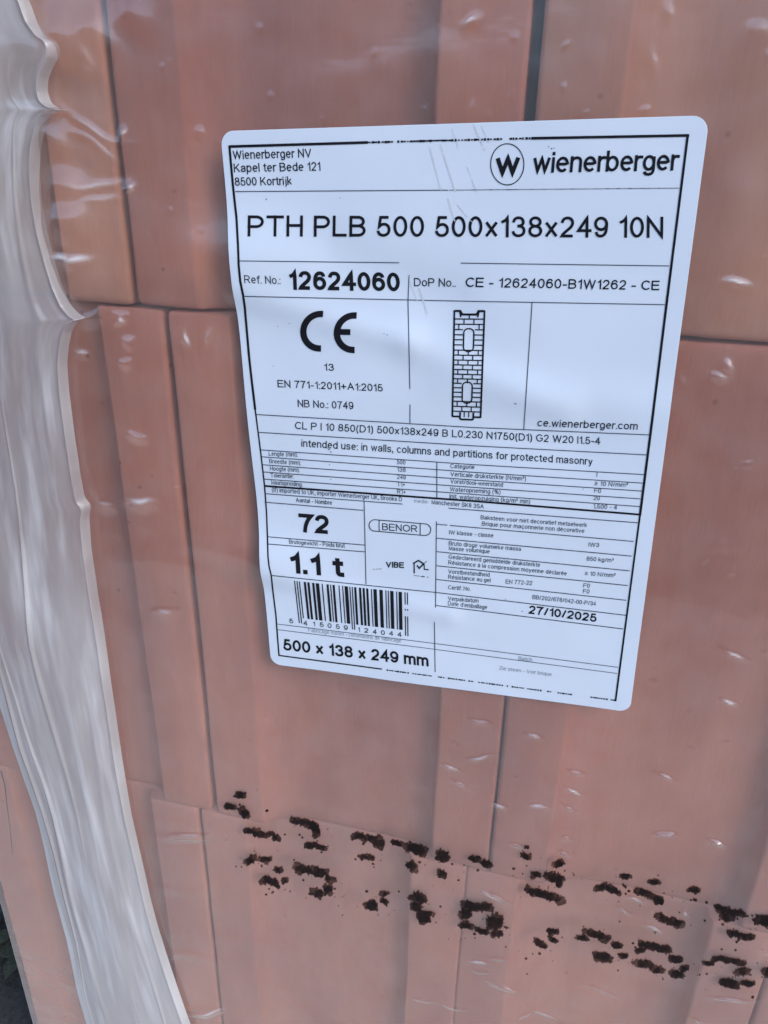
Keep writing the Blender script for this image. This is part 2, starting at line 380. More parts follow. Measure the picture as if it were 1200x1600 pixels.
free = 1 / (1 + np.exp(-(np.maximum(abs(GX - LCX) - .078, abs(GZZ - LCZ) - .106)) / .003))
FR = FR + free * (.00016 * fbm(GX, GZZ, 1, 70) + .00006 * fbm(GX, GZZ, 2, 260))
# the film billows more towards the gathered fold at the upper left
bil = np.exp(-((GX + .085) / .035) ** 2) * (1 / (1 + np.exp(-(GZZ + .05) / .02)))
FR = FR + bil * (.0022 + .0016 * fbm(GX, GZZ, 5, 90))
CREASE_GLINT = np.zeros_like(FR)  # strength of the white painted along wrinkles, whitening and glints together
for wi, (px, py, L, wd, h, a) in enumerate(WR):
    p = at(px, py, -FY); q = at(px + math.cos(R(a)) * L / 2, py + math.sin(R(a)) * L / 2, -FY)
    d = q - p; l = max(math.hypot(d.x, d.z), 1e-5); ux, uz = d.x / l, d.z / l
    wm = wd * .001
    m = (abs(GX - p.x) < l * 1.6 + .004 + wm * 3) & (abs(GZZ - p.z) < l * 1.6 + .004 + wm * 3)
    if not m.any(): continue
    xx = GX[m] - p.x; zz = GZZ[m] - p.z
    t = (xx * ux + zz * uz) / l; v = -xx * uz + zz * ux
    bw = math.sin(px * 3.7 + py * 1.3); v = v + l * (.16 * bw * t ** 2 + .07 * math.cos(px + py) * t ** 3 + .03 * np.sin(t * 5 + px))      # a slight bow
    wv = np.where(v * ux > 0, wm, wm * 2.2)          # steep on the upper side, easing out below: a crease, not a bead
    FR[m] += h * .001 * np.clip(np.exp(-(t / .75) ** 2) - .03, 0, 1) * np.exp(-(v / wv) ** 2) * (free[m])
    if wi < NW and wd < 2 and h > .5: CREASE_GLINT[m] = np.maximum(CREASE_GLINT[m], CW[wi] * np.exp(-(t / .55) ** 2) * np.exp(-((v - .3 * wm) / (.55 * wm)) ** 2) * free[m])
ex = np.maximum(-.1726 - GX, 0)                   # past the corner block the film turns back along the side of the stack
FV = np.stack([np.where(ex > 0, -.1726 - ex * .02, GX), np.where(ex > 0, -FY + ex * 40, -(FY + FR * np.clip((GX + .1726) / .004, 0, 1))), GZZ], -1)
wrap = bpy.data.objects.new('plastic_wrap', None); COL.objects.link(wrap); wrap.location = (0, 0, GZ)
tag(wrap, 'clear glossy plastic film stretched over the terracotta blocks, with a milky gathered fold', 'plastic film')
def under(o, root):
    o.parent = root; o.matrix_parent_inverse = root.matrix_basis.inverted(); return o
wrap.matrix_basis = Matrix.Translation((0, 0, GZ))
fme = gridmesh('clear_sheet', FV)
ca_ = fme.attributes.new('crease_glint', 'FLOAT', 'POINT'); ca_.data.foreach_set('value', CREASE_GLINT.reshape(-1).astype(np.float32))
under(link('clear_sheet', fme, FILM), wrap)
def film_y(x, z):
    i = min(max(int(round((x - X0) / ST)), 0), len(gx) - 1); j = min(max(int(round((z - Z0) / ST)), 0), len(gz) - 1)
    return -(FY + float(FR[j, i]))

# ------------------------------------------------------------------ milky gathered fold of the film
RE = [(-40, -330), (-8, -250), (-22, -170), (-2, -110), (8, -60), (22, -20), (33, 0), (46, 35), (62, 56), (77, 64), (81, 74), (80, 88), (70, 105), (63, 122), (62, 142), (68, 160), (80, 169), (97, 171), (80, 173), (68, 178), (59, 195), (52, 228), (50, 270), (53, 320), (60, 365), (70, 405), (85, 450), (100, 480), (114, 495), (126, 500),
      (112, 504), (102, 520), (97, 545), (95, 570), (98, 620), (105, 680), (114, 745), (122, 783), (133, 796), (130, 812), (134, 860), (144, 930), (155, 1000), (170, 1100), (184, 1200), (199, 1285), (214, 1350), (228, 1415), (241, 1462), (261, 1522), (289, 1600), (320, 1680)]
LE = [(-260, -330), (-190, -60), (-150, 200), (-110, 500), (-75, 800), (-40, 1000), (0, 1125), (14, 1168), (26, 1200), (50, 1270), (65, 1330), (80, 1400), (99, 1470), (115, 1550), (130, 1602), (150, 1680)]
def interp(poly, n):
    P = np.array(poly, float); d = np.r_[0, np.cumsum(np.hypot(*(P[1:] - P[:-1]).T))]
    t = np.linspace(0, d[-1], n); return np.stack([np.interp(t, d, P[:, 0]), np.interp(t, d, P[:, 1])], 1), t / d[-1]
def smooth(A, k=2):
    for _ in range(k): A[1:-1] = (A[:-2] + 2 * A[1:-1] + A[2:]) / 4
    return A
NR, NC = 720, 240
re_, tr_ = interp(RE, NR); re_ = smooth(re_, 3); rs_ = smooth(re_.copy(), 2500); rs_[:, 0] -= 4
lp = np.array(LE, float)
BV = np.zeros((NR, NC, 3)); UV = np.zeros((NR, NC, 2))
ridges = [(.12, .5, .010, 1.3), (.30, .35, .016, 1.5), (.36, -.25, .10, 1.4), (.55, .28, .009, 1.5), (.70, -.2, .12, 1.0), (.84, .12, .012, .7)]
for i in range(NR):
    rx, ry = re_[i]
    tl = i / (NR - 1); bx, by = rs_[i]; ly = by
    lx = float(np.interp(ly, lp[:, 1], lp[:, 0]))
    A = at(lx, ly, -.009); B = at(bx, by, -.0085); DB = at(rx, ry, -.0085) - B
    wdt = (B - A).length
    for j in range(NC):
        sj = j / (NC - 1)
        p = A.lerp(B, sj) + DB * (max(0, sj - .35) / .65) ** 3
        y = .0085 + .0035 * math.sin(math.pi * min(sj * 1.05, 1)) 
        for c0, dr, sg, h in ridges:
            cc = c0 + dr * .10 * math.sin(tl * 7 + c0 * 20) + .02 * math.sin(tl * 31 + c0 * 50)
            sgv = sg * (1.0 + .6 * math.sin(tl * 17 + c0 * 60)) * (1.8 if sj < cc else 1.0); y += h * .001 * max(0, .45 + .55 * math.sin(tl * 13 + c0 * 33)) * math.exp(-((sj - cc) / sgv) ** 2)
        y += .0010 * noise.noise(Vector((sj * 3, tl * 12, 0))) + .00025 * noise.noise(Vector((sj * 14, tl * 30, 5))) 
        e = max(0, (sj - .987) / .013)            # rolled bead at the right edge, curling back to the sheet
        y -= .0045 * e ** 2.2
        y += .0007 * math.exp(-((sj - .983) / .007) ** 2)
        e2 = max(0, (.04 - sj) / .04); y -= .005 * e2 ** 2
        BV[i, j] = (p.x, -y, p.z); UV[i, j] = (sj, tl * 5)
BV = BV[:, ::-1].copy(); UV = UV[:, ::-1].copy()
me = gridmesh('milky_fold', BV)
uvl = me.uv_layers.new(name='uv'); vi = np.zeros(len(me.loops), np.int32); me.loops.foreach_get('vertex_index', vi)
uvl.data.foreach_set('uv', UV.reshape(-1, 2)[vi].reshape(-1).astype(np.float32))
mf = under(link('milky_fold', me, MILKY), wrap)
mf['label'] = 'milky white gathered fold of the film with a scalloped edge'

# ------------------------------------------------------------------ inkjet dots on the film
B7 = [(145, 115, 40, 35, 0), (105, 158, 54, 28, 10), (165, 180, 55, 42, 40), (235, 268, 160, 34, 13), (405, 222, 130, 36, 15), (452, 250, 50, 45, 60), (455, 318, 100, 34, 12), (650, 280, 110, 34, 15), (712, 305, 60, 48, 45), (662, 362, 75, 34, 12),
      (785, 308, 60, 28, 15), (860, 330, 105, 52, 15), (845, 400, 40, 50, 60), (967, 362, 62, 55, 30), (968, 427, 40, 40, 20), (1100, 368, 55, 32, 20), (1147, 388, 48, 42, 20), (190, 378, 60, 40, -30), (245, 372, 70, 34, 10), (298, 415, 35, 40, 60),
      (265, 460, 85, 40, 15), (295, 480, 30, 25, 40), (328, 455, 35, 28, 0), (435, 415, 160, 46, 14), (505, 455, 40, 40, 40), (462, 508, 58, 48, 10), (505, 492, 45, 40, 60), (678, 562, 58, 45, 25), (735, 512, 40, 28, 0), (728, 545, 42, 32, 30),
      (875, 530, 72, 62, 20), (862, 565, 50, 40, 0), (895, 608, 62, 48, 30), (912, 588, 50, 24, 0), (1062, 590, 50, 60, 0), (1110, 565, 140, 42, 8), (1065, 640, 64, 36, 15), (1130, 660, 70, 30, 20), (1183, 630, 44, 90, 0), (1190, 672, 60, 36, 0)]
B8 = [(213, 152, 50, 32, 10), (217, 113, 25, 20, 0), (347, 177, 48, 38, -20), (255, 228, 50, 35, 15), (330, 240, 88, 45, 12), (348, 265, 24, 28, 0), (290, 305, 185, 42, 14), (520, 278, 64, 34, -15), (570, 288, 78, 36, 20), (618, 234, 54, 28, 5), (735, 256, 54, 30, 8),
      (615, 270, 30, 15, 40), (715, 312, 122, 36, 22), (755, 335, 50, 36, 30), (897, 286, 64, 28, 0), (902, 326, 22, 15, 0), (1045, 372, 140, 34, 12), (1028, 395, 62, 40, 10), (800, 412, 128, 40, 18), (1090, 472, 120, 36, 14), (1195, 415, 90, 52, 0),
      (505, 468, 132, 40, 14), (440, 480, 55, 30, 5), (583, 512, 54, 38, 10), (525, 558, 88, 46, 20), (612, 555, 44, 32, 0), (323, 455, 62, 30, 5), (322, 487, 50, 26, 30), (265, 503, 52, 34, 20), (290, 517, 24, 18, 0), (740, 515, 152, 40, 12), (680, 530, 52, 34, 0),
      (690, 585, 84, 42, 10), (748, 610, 62, 40, 25), (825, 565, 64, 38, 10), (830, 630, 66, 38, 20), (858, 606, 46, 32, 0), (1040, 575, 152, 34, 12), (957, 586, 52, 26, 0), (1098, 620, 62, 44, 0), (1040, 672, 92, 42, 15), (1118, 670, 66, 30, 0), (1205, 620, 60, 60, 0)]
BL = [(320 + x / 2.609, 1200 + y / 2.609, L / 2.609, W_ / 2.609, a) for x, y, L, W_, a in B7] + [(740 + x / 2.609, 1280 + y / 2.609, L / 2.609, W_ / 2.609, a) for x, y, L, W_, a in B8]
rb = random.Random(5)
def blot_geo(px, py, L, W_, a, lift, rough=1.0, n=96):
    vs_, fs_ = [], []
    ca, sa = math.cos(R(a)), math.sin(R(a)); o1, o2 = rb.uniform(0, 99), rb.uniform(0, 99)
    rings = (0, .45, .8, 1.0)
    for rr in rings[1:]:
        for q in range(n):
            th = q / n * 2 * math.pi
            k = 1 + rough * (.30 * noise.noise(Vector((math.cos(th) * 1.6 + o1, math.sin(th) * 1.6, o2))) + .25 * noise.noise(Vector((math.cos(th) * 4.5 + o2, math.sin(th) * 4.5, o1))) + .17 * noise.noise(Vector((math.cos(th) * 11 + o2, math.sin(th) * 11, 7))))
            ex = 2.6                              # superellipse: the dots are stubby bars
            rad = (abs(math.cos(th)) ** ex + abs(math.sin(th)) ** ex) ** (-1 / ex)
            ax, ay = L / 2 * math.cos(th) * rad * k * rr, W_ / 2 * math.sin(th) * rad * k * rr
            p = at(px + ax * ca - ay * sa, py + ax * sa + ay * ca, -FY)
            vs_.append((p.x, film_y(p.x, p.z) - lift, p.z))
    p = at(px, py, -FY); c = len(vs_); vs_.append((p.x, film_y(p.x, p.z) - lift, p.z))
    for q in range(n):
        q2 = (q + 1) % n
        fs_.append((c, q, q2))
        for k in range(2): fs_.append((k * n + q, k * n + n + q, k * n + n + q2, k * n + q2))
    return vs_, fs_
for k, (px, py, L, W_, a) in enumerate(BL):
    V_, F_ = [], []
    nd = max(2, int(L / max(W_ * .42, 3))); ca, sa = math.cos(R(a)), math.sin(R(a))
    for i in range(nd):                           # a bar is a run of jet dots that have flowed together
        u = ((i + .5) / nd - .5) * (L - W_ * .55); v = rb.gauss(0, W_ * .09); r = W_ * rb.uniform(.62, .92)
        v_, f_ = blot_geo(px + u * ca - v * sa, py + u * sa + v * ca, r * rb.uniform(.95, 1.35), r, a + rb.uniform(-20, 20), .00018 + .000012 * ((k + 3 * i) % 11), 1.35, 44)
        n0 = len(V_); V_ += v_; F_ += [tuple(j + n0 for j in f) for f in f_]
    under(link('ink_blot', mesh('ink_blot', V_, F_), BLOT), wrap)
SV, SF = [], []
for k in range(330):
    b = rb.choice(BL); px = b[0] + rb.gauss(0, 24); py = b[1] + rb.gauss(6, 13); r = rb.choice((.6, .7, .8, 1.0, 1.3, 1.8, 2.4)) * rb.uniform(.7, 1.1)
    V_, F_ = blot_geo(px, py, r * 2, r * 1.7, 10, .00018, .8, 9); n0 = len(SV); SV += V_; SF += [tuple(i + n0 for i in f) for f in F_]
tag(under(link('ink_spatter', mesh('ink_spatter', SV, SF), BLOT), wrap), kind='stuff')

# ------------------------------------------------------------------ label paper
TL, TR_, BR, BLc = (344, 205), (1109, 180), (984, 1113), (424, 1037)
def lab_uv():
    """corners in the label's own plane"""
    return [at(*p, -LY) for p in (TL, TR_, BR, BLc)]
cA, cB, cC, cD = lab_uv()
NU, NV = 150, 210
LW = (cB - cA).length; LH = (cD - cA).length; rr = .0045
tv = np.r_[0, .0006, np.linspace(0, .03, 14)[1:-1], np.linspace(.03, .97, NV), np.linspace(.97, 1, 14)[1:-1], .9994, 1]
LVt = np.zeros((len(tv), NU, 3))
for i, t in enumerate(tv):
    d = min(t, 1 - t) * LH; ins = rr - math.sqrt(max(rr * rr - (rr - d) ** 2, 0)) if d < rr else 0
    for j, s_ in enumerate(np.interp(np.linspace(0, 1, NU), [0, 1 / (NU - 1), 1 - 1 / (NU - 1), 1], [ins / LW, ins / LW + .0008, 1 - ins / LW - .0008, 1 - ins / LW])):
        p = cA.lerp(cB, s_).lerp(cD.lerp(cC, s_), t); LVt[i, j] = (p.x, 0, p.z)
LVt[..., 1] = -(LY + relief(LVt[..., 0], LVt[..., 2]))
lab = link('paper_label', gridmesh('paper_label', LVt[:, ::-1].copy()), PAPER)
sm = lab.modifiers.new('thickness', 'SOLIDIFY'); sm.thickness = .0001; sm.offset = -1
tag(lab, 'white printed product label with black text, rules and a barcode, stuck on the film', 'label')

# ------------------------------------------------------------------ stroke lettering
G = {
 'A': "M0,0L46,100L92,0|M17,36L75,36", 'B': "M0,0L0,100L40,100A40,76,30,24,90,-90L0,52|M40,52A42,26,33,26,90,-90L0,0L0,10", 'C': "A47,50,47,50,42,318",
 'D': "M0,0L0,100L36,100A36,50,46,50,90,-90L0,0L0,10", 'E': "M72,100L0,100L0,0L74,0|M0,53L68,53", 'F': "M66,100L0,100L0,0|M0,50L58,50", 'G': "A48,50,48,50,40,318L90,22L90,46L52,46",
 'H': "M0,0L0,100|M76,0L76,100|M0,53L76,53", 'I': "M0,0L0,100", 'K': "M0,0L0,100|M72,100L0,34|M26,58L76,0", 'L': "M0,100L0,0L62,0", 'M': "M0,0L0,100L44,6L88,100L88,0", 'N': "M0,0L0,100L76,0L76,100",
 'O': "E50,50,50,50", 'P': "M0,0L0,100L42,100A42,73,32,27,90,-90L0,46", 'R': "M0,0L0,100L44,100A44,74,32,26,90,-90L0,48|M42,48L80,0",
 'S': "M70,70C68,90 56,100 37,100C18,100 4,90 4,75C4,60 18,56 38,51C60,46 74,42 74,26C74,9 59,0 38,0C16,0 2,10 0,31", 'T': "M0,100L80,100|M40,100L40,0", 'U': "M0,100L0,36C0,12 14,0 38,0C62,0 76,12 76,36L76,100",
 'V': "M0,100L44,0L88,100", 'W': "M0,100L31,0L62,100L93,0L124,100", 'Z': "M4,100L74,100L0,0L76,0",
 'a': "M3,50C5,66 14,72 29,72C46,72 55,64 55,50L55,12C55,6 56,3 58,0|M55,42C40,38 28,38 16,35C4,32 0,26 0,18C0,6 9,0 22,0C40,0 55,10 55,28",
 'b': "M0,0L0,100|E30,36,30,36", 'c': "A31,36,31,36,42,318", 'd': "M60,0L60,100|E30,36,30,36", 'e': "M1,38L61,38A31,36,30,36,2,316", 'f': "M34,98C20,101 13,96 13,84L13,0|M0,72L32,72",
 'g': "E29,36,29,36|M58,72L58,2C58,-20 47,-28 29,-28C15,-28 6,-22 4,-12", 'h': "M0,0L0,100|M0,46C2,64 14,72 29,72C46,72 54,63 54,46L54,0", 'i': "M0,0L0,68|M0,97L0,98", 'j': "M12,72L12,-12C12,-24 7,-28 0,-27|M12,90L12,101",
 'k': "M0,0L0,100|M50,72L0,24|M20,43L54,0", 'l': "M0,0L0,100", 'm': "M0,0L0,72|M0,46C1,64 11,72 25,72C40,72 48,64 48,48L48,0|M48,46C49,64 60,72 73,72C88,72 96,64 96,48L96,0", 'n': "M0,0L0,72|M0,46C2,64 14,72 29,72C46,72 54,63 54,46L54,0",
 'o': "E31,36,31,36", 'p': "M0,-28L0,72|E30,36,30,36", 'q': "M60,-28L60,72|E30,36,30,36", 'r': "M0,0L0,72|M0,42C2,62 12,74 32,70", 's': "M50,52C48,66 40,72 26,72C12,72 2,66 2,54C2,42 14,39 27,36C42,33 53,30 53,18C53,6 42,0 27,0C11,0 1,6 0,20",
 't': "M14,92L14,16C14,4 20,0 32,1|M0,72L30,72", 'u': "M0,72L0,26C0,8 8,0 24,0C40,0 53,8 54,26|M54,72L54,0", 'v': "M0,72L29,0L58,72", 'w': "M0,72L22,0L44,72L66,0L88,72", 'x': "M0,72L54,0|M54,72L0,0", 'y': "M0,72L29,2|M58,72L26,-6C20,-24 14,-28 3,-26", 'z': "M3,72L52,72L0,0L54,0",
 '0': "E31,50,31,50", '1': "M0,76C14,82 26,90 30,100L30,0", '2': "M2,72C4,90 14,100 32,100C50,100 60,88 60,72C60,52 40,40 22,24C10,13 4,7 1,0L62,0", '3': "M2,74C5,90 14,100 30,100C46,100 57,90 57,76C57,62 46,54 24,54|M28,54C50,54 62,44 62,28C62,10 48,0 30,0C13,0 2,10 0,26",
 '4': "M47,0L47,100L0,30L64,30", '5': "M58,100L14,100L6,47C14,56 22,62 32,62C50,62 62,50 62,31C62,11 48,0 30,0C13,0 2,10 0,26", '6': "M58,77C56,92 47,100 34,100C12,100 0,80 0,44L0,32|E31,32,31,32", '7': "M0,100L62,100C40,74 26,40 22,0",
 '8': "E31,77,27,23|E31,27,31,27", '9': "M3,23C5,8 14,0 27,0C50,0 61,20 61,56L61,68|E30,68,31,32",
 '.': "M0,0L0,1", ':': "M0,0L0,1|M0,62L0,63", ',': "M3,12L3,0L0,-16", '-': "M0,36L32,36", '/': "M0,0L34,100", '+': "M0,45L60,45|M30,15L30,75", '(': "M24,103C-4,70 -4,0 24,-28", ')': "M0,103C28,70 28,0 0,-28", "'": "M0,70L0,100",
 '%': "E20,76,20,24|E84,24,20,24|M24,-2L80,102", '≥': "M0,84L60,58L0,32|M0,10L60,10", '²': "M0,86C2,96 6,100 15,100C24,100 30,94 30,86C30,74 8,64 0,50L31,50", '³': "M0,88C2,96 6,100 15,100C24,100 29,95 29,88C29,80 22,76 14,76|M14,76C24,76 30,72 30,64C30,55 24,50 15,50C6,50 1,55 0,62",
}
G['é'] = G['e'] + "|M26,82L42,100"; G['à'] = G['a'] + "|M20,100L36,82"; G['ç'] = G['c'] + "|M34,0L30,-12C40,-12 42,-26 24,-26"
import re as _re
def strokes(ch):
    out = []
    for piece in G[ch].split('|'):
        pts = []
        for cmd, arg in _re.findall(r'([MLCAE])([^MLCAE]*)', piece):
            v = [float(q) for q in _re.findall(r'-?\d+\.?\d*', arg)]
            if cmd in 'ML': pts.append((v[0], v[1]))
            elif cmd == 'C':
                p0 = pts[-1]
                for i in range(1, 9):
                    t = i / 8; u = 1 - t
                    pts.append(tuple(u ** 3 * p0[k] + 3 * u * u * t * v[k] + 3 * u * t * t * v[2 + k] + t ** 3 * v[4 + k] for k in (0, 1)))
            elif cmd in 'AE':
                a0, a1 = (v[4], v[5]) if cmd == 'A' else (0, 360)
                n = max(4, int(abs(a1 - a0) / 13))
                for i in range(n + 1):
                    a = R(a0 + (a1 - a0) * i / n); q = (v[0] + v[2] * math.cos(a), v[1] + v[3] * math.sin(a))
                    if not pts or math.dist(q, pts[-1]) > .5: pts.append(q)
        out.append((pts, piece[0] == 'E'))
    return out
GW = {c: max(p[0] for pts, _ in strokes(c) for p in pts) for c in G}
def ribbon(pts, hw, closed=False):
    """thick polyline -> verts, quads (2-D)"""
    P = np.array(pts, float)
    if closed and np.allclose(P[0], P[-1], atol=1e-3 * max(1, abs(P).max())): P = P[:-1]
    keep = [0] + [i for i in range(1, len(P)) if np.hypot(*(P[i] - P[i - 1])) > 1e-9]; P = P[keep]
    n = len(P); V = []
    for i in range(n):
        a = P[i] - P[i - 1] if (i or closed) else P[1] - P[0]
        b = P[(i + 1) % n] - P[i] if (i < n - 1 or closed) else P[-1] - P[-2]
        a = a / np.hypot(*a); b = b / np.hypot(*b); na = np.array((-a[1], a[0])); nb = np.array((-b[1], b[0]))
        m = na + nb; lm = np.hypot(*m)
        if lm < .25: m = na; k = 1
        else: m = m / lm; k = min(1 / max(m @ na, .28), 2.6)
        V += [P[i] + m * hw * k, P[i] - m * hw * k]
    Q = [(2 * i, 2 * i + 1, 2 * ((i + 1) % n) + 1, 2 * ((i + 1) % n)) for i in range(n if closed else n - 1)]
    return V, Q

class Print:
    """collects flat ink shapes given in pixels of the label face; builds one mesh that hugs the label"""
    def __init__(s): s.V = []; s.F = []; s.k = 0
    def add(s, V, Q):
        n0 = len(s.V); s.k += 1; lift = .00012 + .000004 * (s.k % 10)
        for p in V: s.V.append(surf(p[0], p[1], lift))
        s.F += [tuple(i + n0 for i in q) for q in Q]
    def line(s, pts, wpx, dens=7, dash=None, closed=False, rnd=None):
        P = np.array(pts, float); D = [P[0]]
        seq = list(P[1:]) + ([P[0]] if closed else [])
        for q in seq:
            n = max(1, int(np.hypot(*(q - D[-1])) / dens)); a = D[-1]
            for i in range(1, n + 1): D.append(a + (q - a) * i / n)
        if dash:
            rr_ = random.Random(dash)
            for i in range(len(D) - 1):
                if rr_.random() < (.74 if dash == 9 else .9):
                    a, b = D[i], D[i + 1]; t0, t1 = rr_.uniform(0, .25), rr_.uniform(.7, 1.1)
                    s.add(*ribbon([a + (b - a) * t0, a + (b - a) * t1], wpx / 2 * rr_.uniform(.55, 1.1)))
        else: s.add(*ribbon(D, wpx / 2, closed))
    def text(s, txt, x0, y0, x1, y1, h, wt=.105, gap=19, slant=None):
        """baseline pixels (x0,y0)-(x1,y1), cap height h px, stroke weight relative to the cap height"""
        H = 100; wt = wt * (1.4 if wt < .12 else 1); hw = wt * 100 / 2
        gl = []; x = 0
        for c in txt:
            if c == ' ': x += 38 + gap * .4; continue
            w_ = GW[c] + 2 * hw
            gl.append((c, x)); x += w_ + gap * (.9 if wt < .15 else .8) - (7 if c in 'rtf' else 0)
            last = x
        tot = gl[-1][1] + GW[gl[-1][0]] + 2 * hw
        bx = np.array((x1 - x0, y1 - y0), float); px_per = np.hypot(*bx) / tot
        ux = bx / tot
        if slant is None: slant = -(x0 + x1) / 2 * 0 + ((668 - (x0 + x1) / 2) / (3550 - y0))   # verticals converge downwards
        uy = np.array((-slant, -1.0)) * h / 100
        sy = (H - 2 * hw) / H
        aspect = px_per / (h / 100)               # horizontal stretch against the nominal shape
        for c, gx_ in gl:
            for pts, closed in strokes(c):
                if closed:                        # round bowls sit inside the weight
                    pass
                Q2 = [((p[0] + hw + gx_) * aspect, hw + p[1] * sy) for p in pts]
                Q3 = [Q2[0]]
                for q in Q2[1:]:
                    m_ = max(1, int(math.dist(q, Q3[-1]) * h / 100 / 4)); a_ = Q3[-1]
                    for i in range(1, m_ + 1): Q3.append((a_[0] + (q[0] - a_[0]) * i / m_, a_[1] + (q[1] - a_[1]) * i / m_))
                Q2 = Q3
                if not closed and c in "ABDEFHIKLMNPRTUVWZbdfhiklmnpqrtuvwxz147-+/.:,%≥":   # square ends on straight stems and bars
                    for e_, f_ in ((0, 1), (-1, -2)):
                        dx_, dy_ = Q2[e_][0] - Q2[f_][0], Q2[e_][1] - Q2[f_][1]; dl_ = math.hypot(dx_, dy_) or 1
                        ex_ = hw * (1 if min(abs(dx_), abs(dy_)) / dl_ < .2 else .35)
                        Q2[e_] = (Q2[e_][0] + dx_ / dl_ * ex_, Q2[e_][1] + dy_ / dl_ * ex_)
                V, Fq = ribbon(Q2, hw * (.5 + .5 * min(aspect, 1.15)), closed)
                V = [np.array((x0, y0)) + ux * (v[0] / aspect) + uy * v[1] for v in V]
                s.add(V, Fq)
    def poly(s, pts): s.add(pts, [tuple(range(len(pts)))])
    def build(s, name, mat=None): return link(name, mesh(name, s.V, s.F), mat or INK, lab)
def printed(name, items, mat=None, each=False):
    pr = Print()
    for it in items:
        pr.text(*it)
        if each: pr.build(name, mat); pr = Print()
    if not each: return pr.build(name, mat)

# border and rules
LB = [(358.5, 229), (364, 290), (369.5, 340), (372, 385), (373, 415), (375.5, 440), (380, 462), (382.5, 480), (386, 520), (389.5, 560), (394, 600), (398.8, 640), (404, 680), (409, 720), (413.5, 760), (416.5, 800), (418, 840), (418.8, 870), (420.5, 885), (424, 900), (426, 920), (431, 960), (434, 1000), (436, 1024)]
b = Print()
b.line([(357, 229), (575, 222.5)], 4.2); b.line([(575, 222.5), (830, 216)], 3.6, dens=5, dash=4); b.line([(640, 220.7), (700, 219)], 2.2); b.line([(830, 216), (1077, 211.5)], 4.2)
b.line(LB[:12], 3.6); b.line(LB[11:], 2.3)
b.line([(1074.8, 211), (1042, 472), (1019.4, 655), (1000, 806)], 3.9); b.line([(1000, 806), (961.8, 1095.6)], 2.9)
b.line([(435, 1024), (597, 1045.6)], 2.0); b.line([(604, 1047), (962, 1094.5)], 2.4, dens=4, dash=9)
b.line([(412.6, 759.2), (740, 783), (999, 804)], 3.0)
b.build('border_frame')
r_ = Print()
for pts in ([(367.6, 299.3), (700, 297), ], [(374, 407.6), (624, 410.5)], [(720, 411), (1046, 415.5)], [(380.6, 463), (730, 470.6), (1039, 476)], [(639.3, 430), (637.6, 470), (640.5, 608)], [(640.7, 632), (640.7, 661)],
            [(831.5, 473), (818.5, 671.5)], [(400.8, 647.6), (740, 668), (1015.5, 679.6)], [(403, 675.4), (740, 696.6), (1011, 710.8)], [(406.4, 702.8), (740, 726), (1008, 741.7)],
            [(407.6, 713.6), (740, 738), (1006.5, 755)], [(409, 726), (740, 750), (1004.7, 767.4)], [(410, 737.3), (740, 761.5), (1003, 779.7)], [(411, 748.4), (740, 772.5), (1001.5, 791.7)],
            [(682.7, 721.5), (682.7, 778)], [(413.8, 771.3), (629, 787.6)], [(701, 794), (998, 817)], [(413.4, 784.6), (568, 797.5)], [(569, 783), (572, 913)], [(418, 838.6), (570, 851.8)], [(418.4, 850), (571, 862.4)],
            [(425, 899.3), (680.6, 925.7), (978, 961.5)], [(682, 814.6), (680.6, 949.4)], [(678.8, 972), (680, 1050)], [(682, 819), (699, 820.5)], [(703, 821), (990, 846)], [(682.5, 841), (987, 869)], [(682.5, 862), (984, 892)], [(681.6, 884), (981, 915)],
            [(681.6, 905.4), (978.6, 938)], [(681, 946), (973.5, 982.8)]):
    r_.line(pts, 1.3)
r_.line([(700, 297), (1062, 293.7)], 1.1, dens=9, dash=21); r_.line([(720, 296.8), (1062, 293.8)], .7)
for pts in ([(432.6, 975), (660, 1003), (966, 1042.8)], [(433.4, 983.8), (660, 1012), (964.5, 1052.4)]): r_.line(pts, .9)
r_.build('ruled_lines', INK_FINE)

printed('address_text', [("Wienerberger NV", 364.4, 249, 487, 245.7, 14, .10), ("Kapel ter Bede 121", 366, 269.2, 501, 266.6, 13.8, .10), ("8500 Kortrijk", 367.6, 290.4, 456, 288.8, 13.4, .10)])
lg = Print(); lg.text("wienerberger", 832, 270.3, 1060, 266.3, 33, .155, 13); lg.text("W", 774, 273.8, 811.7, 272.6, 29, .24)
lg.line([(792.7 + 26 * math.cos(a), 256.7 + 32.2 * math.sin(a)) for a in np.linspace(0, 2 * math.pi, 49)[:-1]], 1.5, closed=True)
lg.build('maker_logo')
printed('product_title', [("PTH PLB 500 500x138x249 10N", 387, 369.3, 1036, 371.6, 33, .105)])
printed('reference_number', [("Ref. No.:", 382.2, 442.4, 438.5, 444, 12.5, .09), ("12624060", 452, 452.7, 625, 455.6, 30, .215)])
printed('declaration_number', [("DoP No..", 647, 447.2, 712, 448.2, 13, .095), ("CE - 12624060-B1W1262 - CE", 727.3, 448.3, 1030, 453.5, 15, .105)])
ce = Print()
def arcpx(cx, cy, rx, ry, a0, a1, sk=.06): return [(cx + rx * math.cos(R(a)) + sk * ry * -math.sin(R(a)) * -1, cy + .03 * rx * math.cos(R(a)) - ry * math.sin(R(a))) for a in np.linspace(a0, a1, 28)]
ce.line(arcpx(500.5, 517.5, 26.5, 27, 84, 276), 10, 40); ce.line(arcpx(553, 519.8, 26.5, 27, 84, 276), 10, 40); ce.line([(531, 518.5), (547.5, 519)], 9.2, 40)
ce.build('conformity_mark')
printed('standard_text', [("13", 506.6, 579.2, 522, 579.4, 11, .10), ("EN 771-1:2011+A1:2015", 434, 605, 598.2, 611.8, 11.5, .10), ("NB No.: 0749", 465.6, 636, 552.5, 639.6, 11.7, .10)])
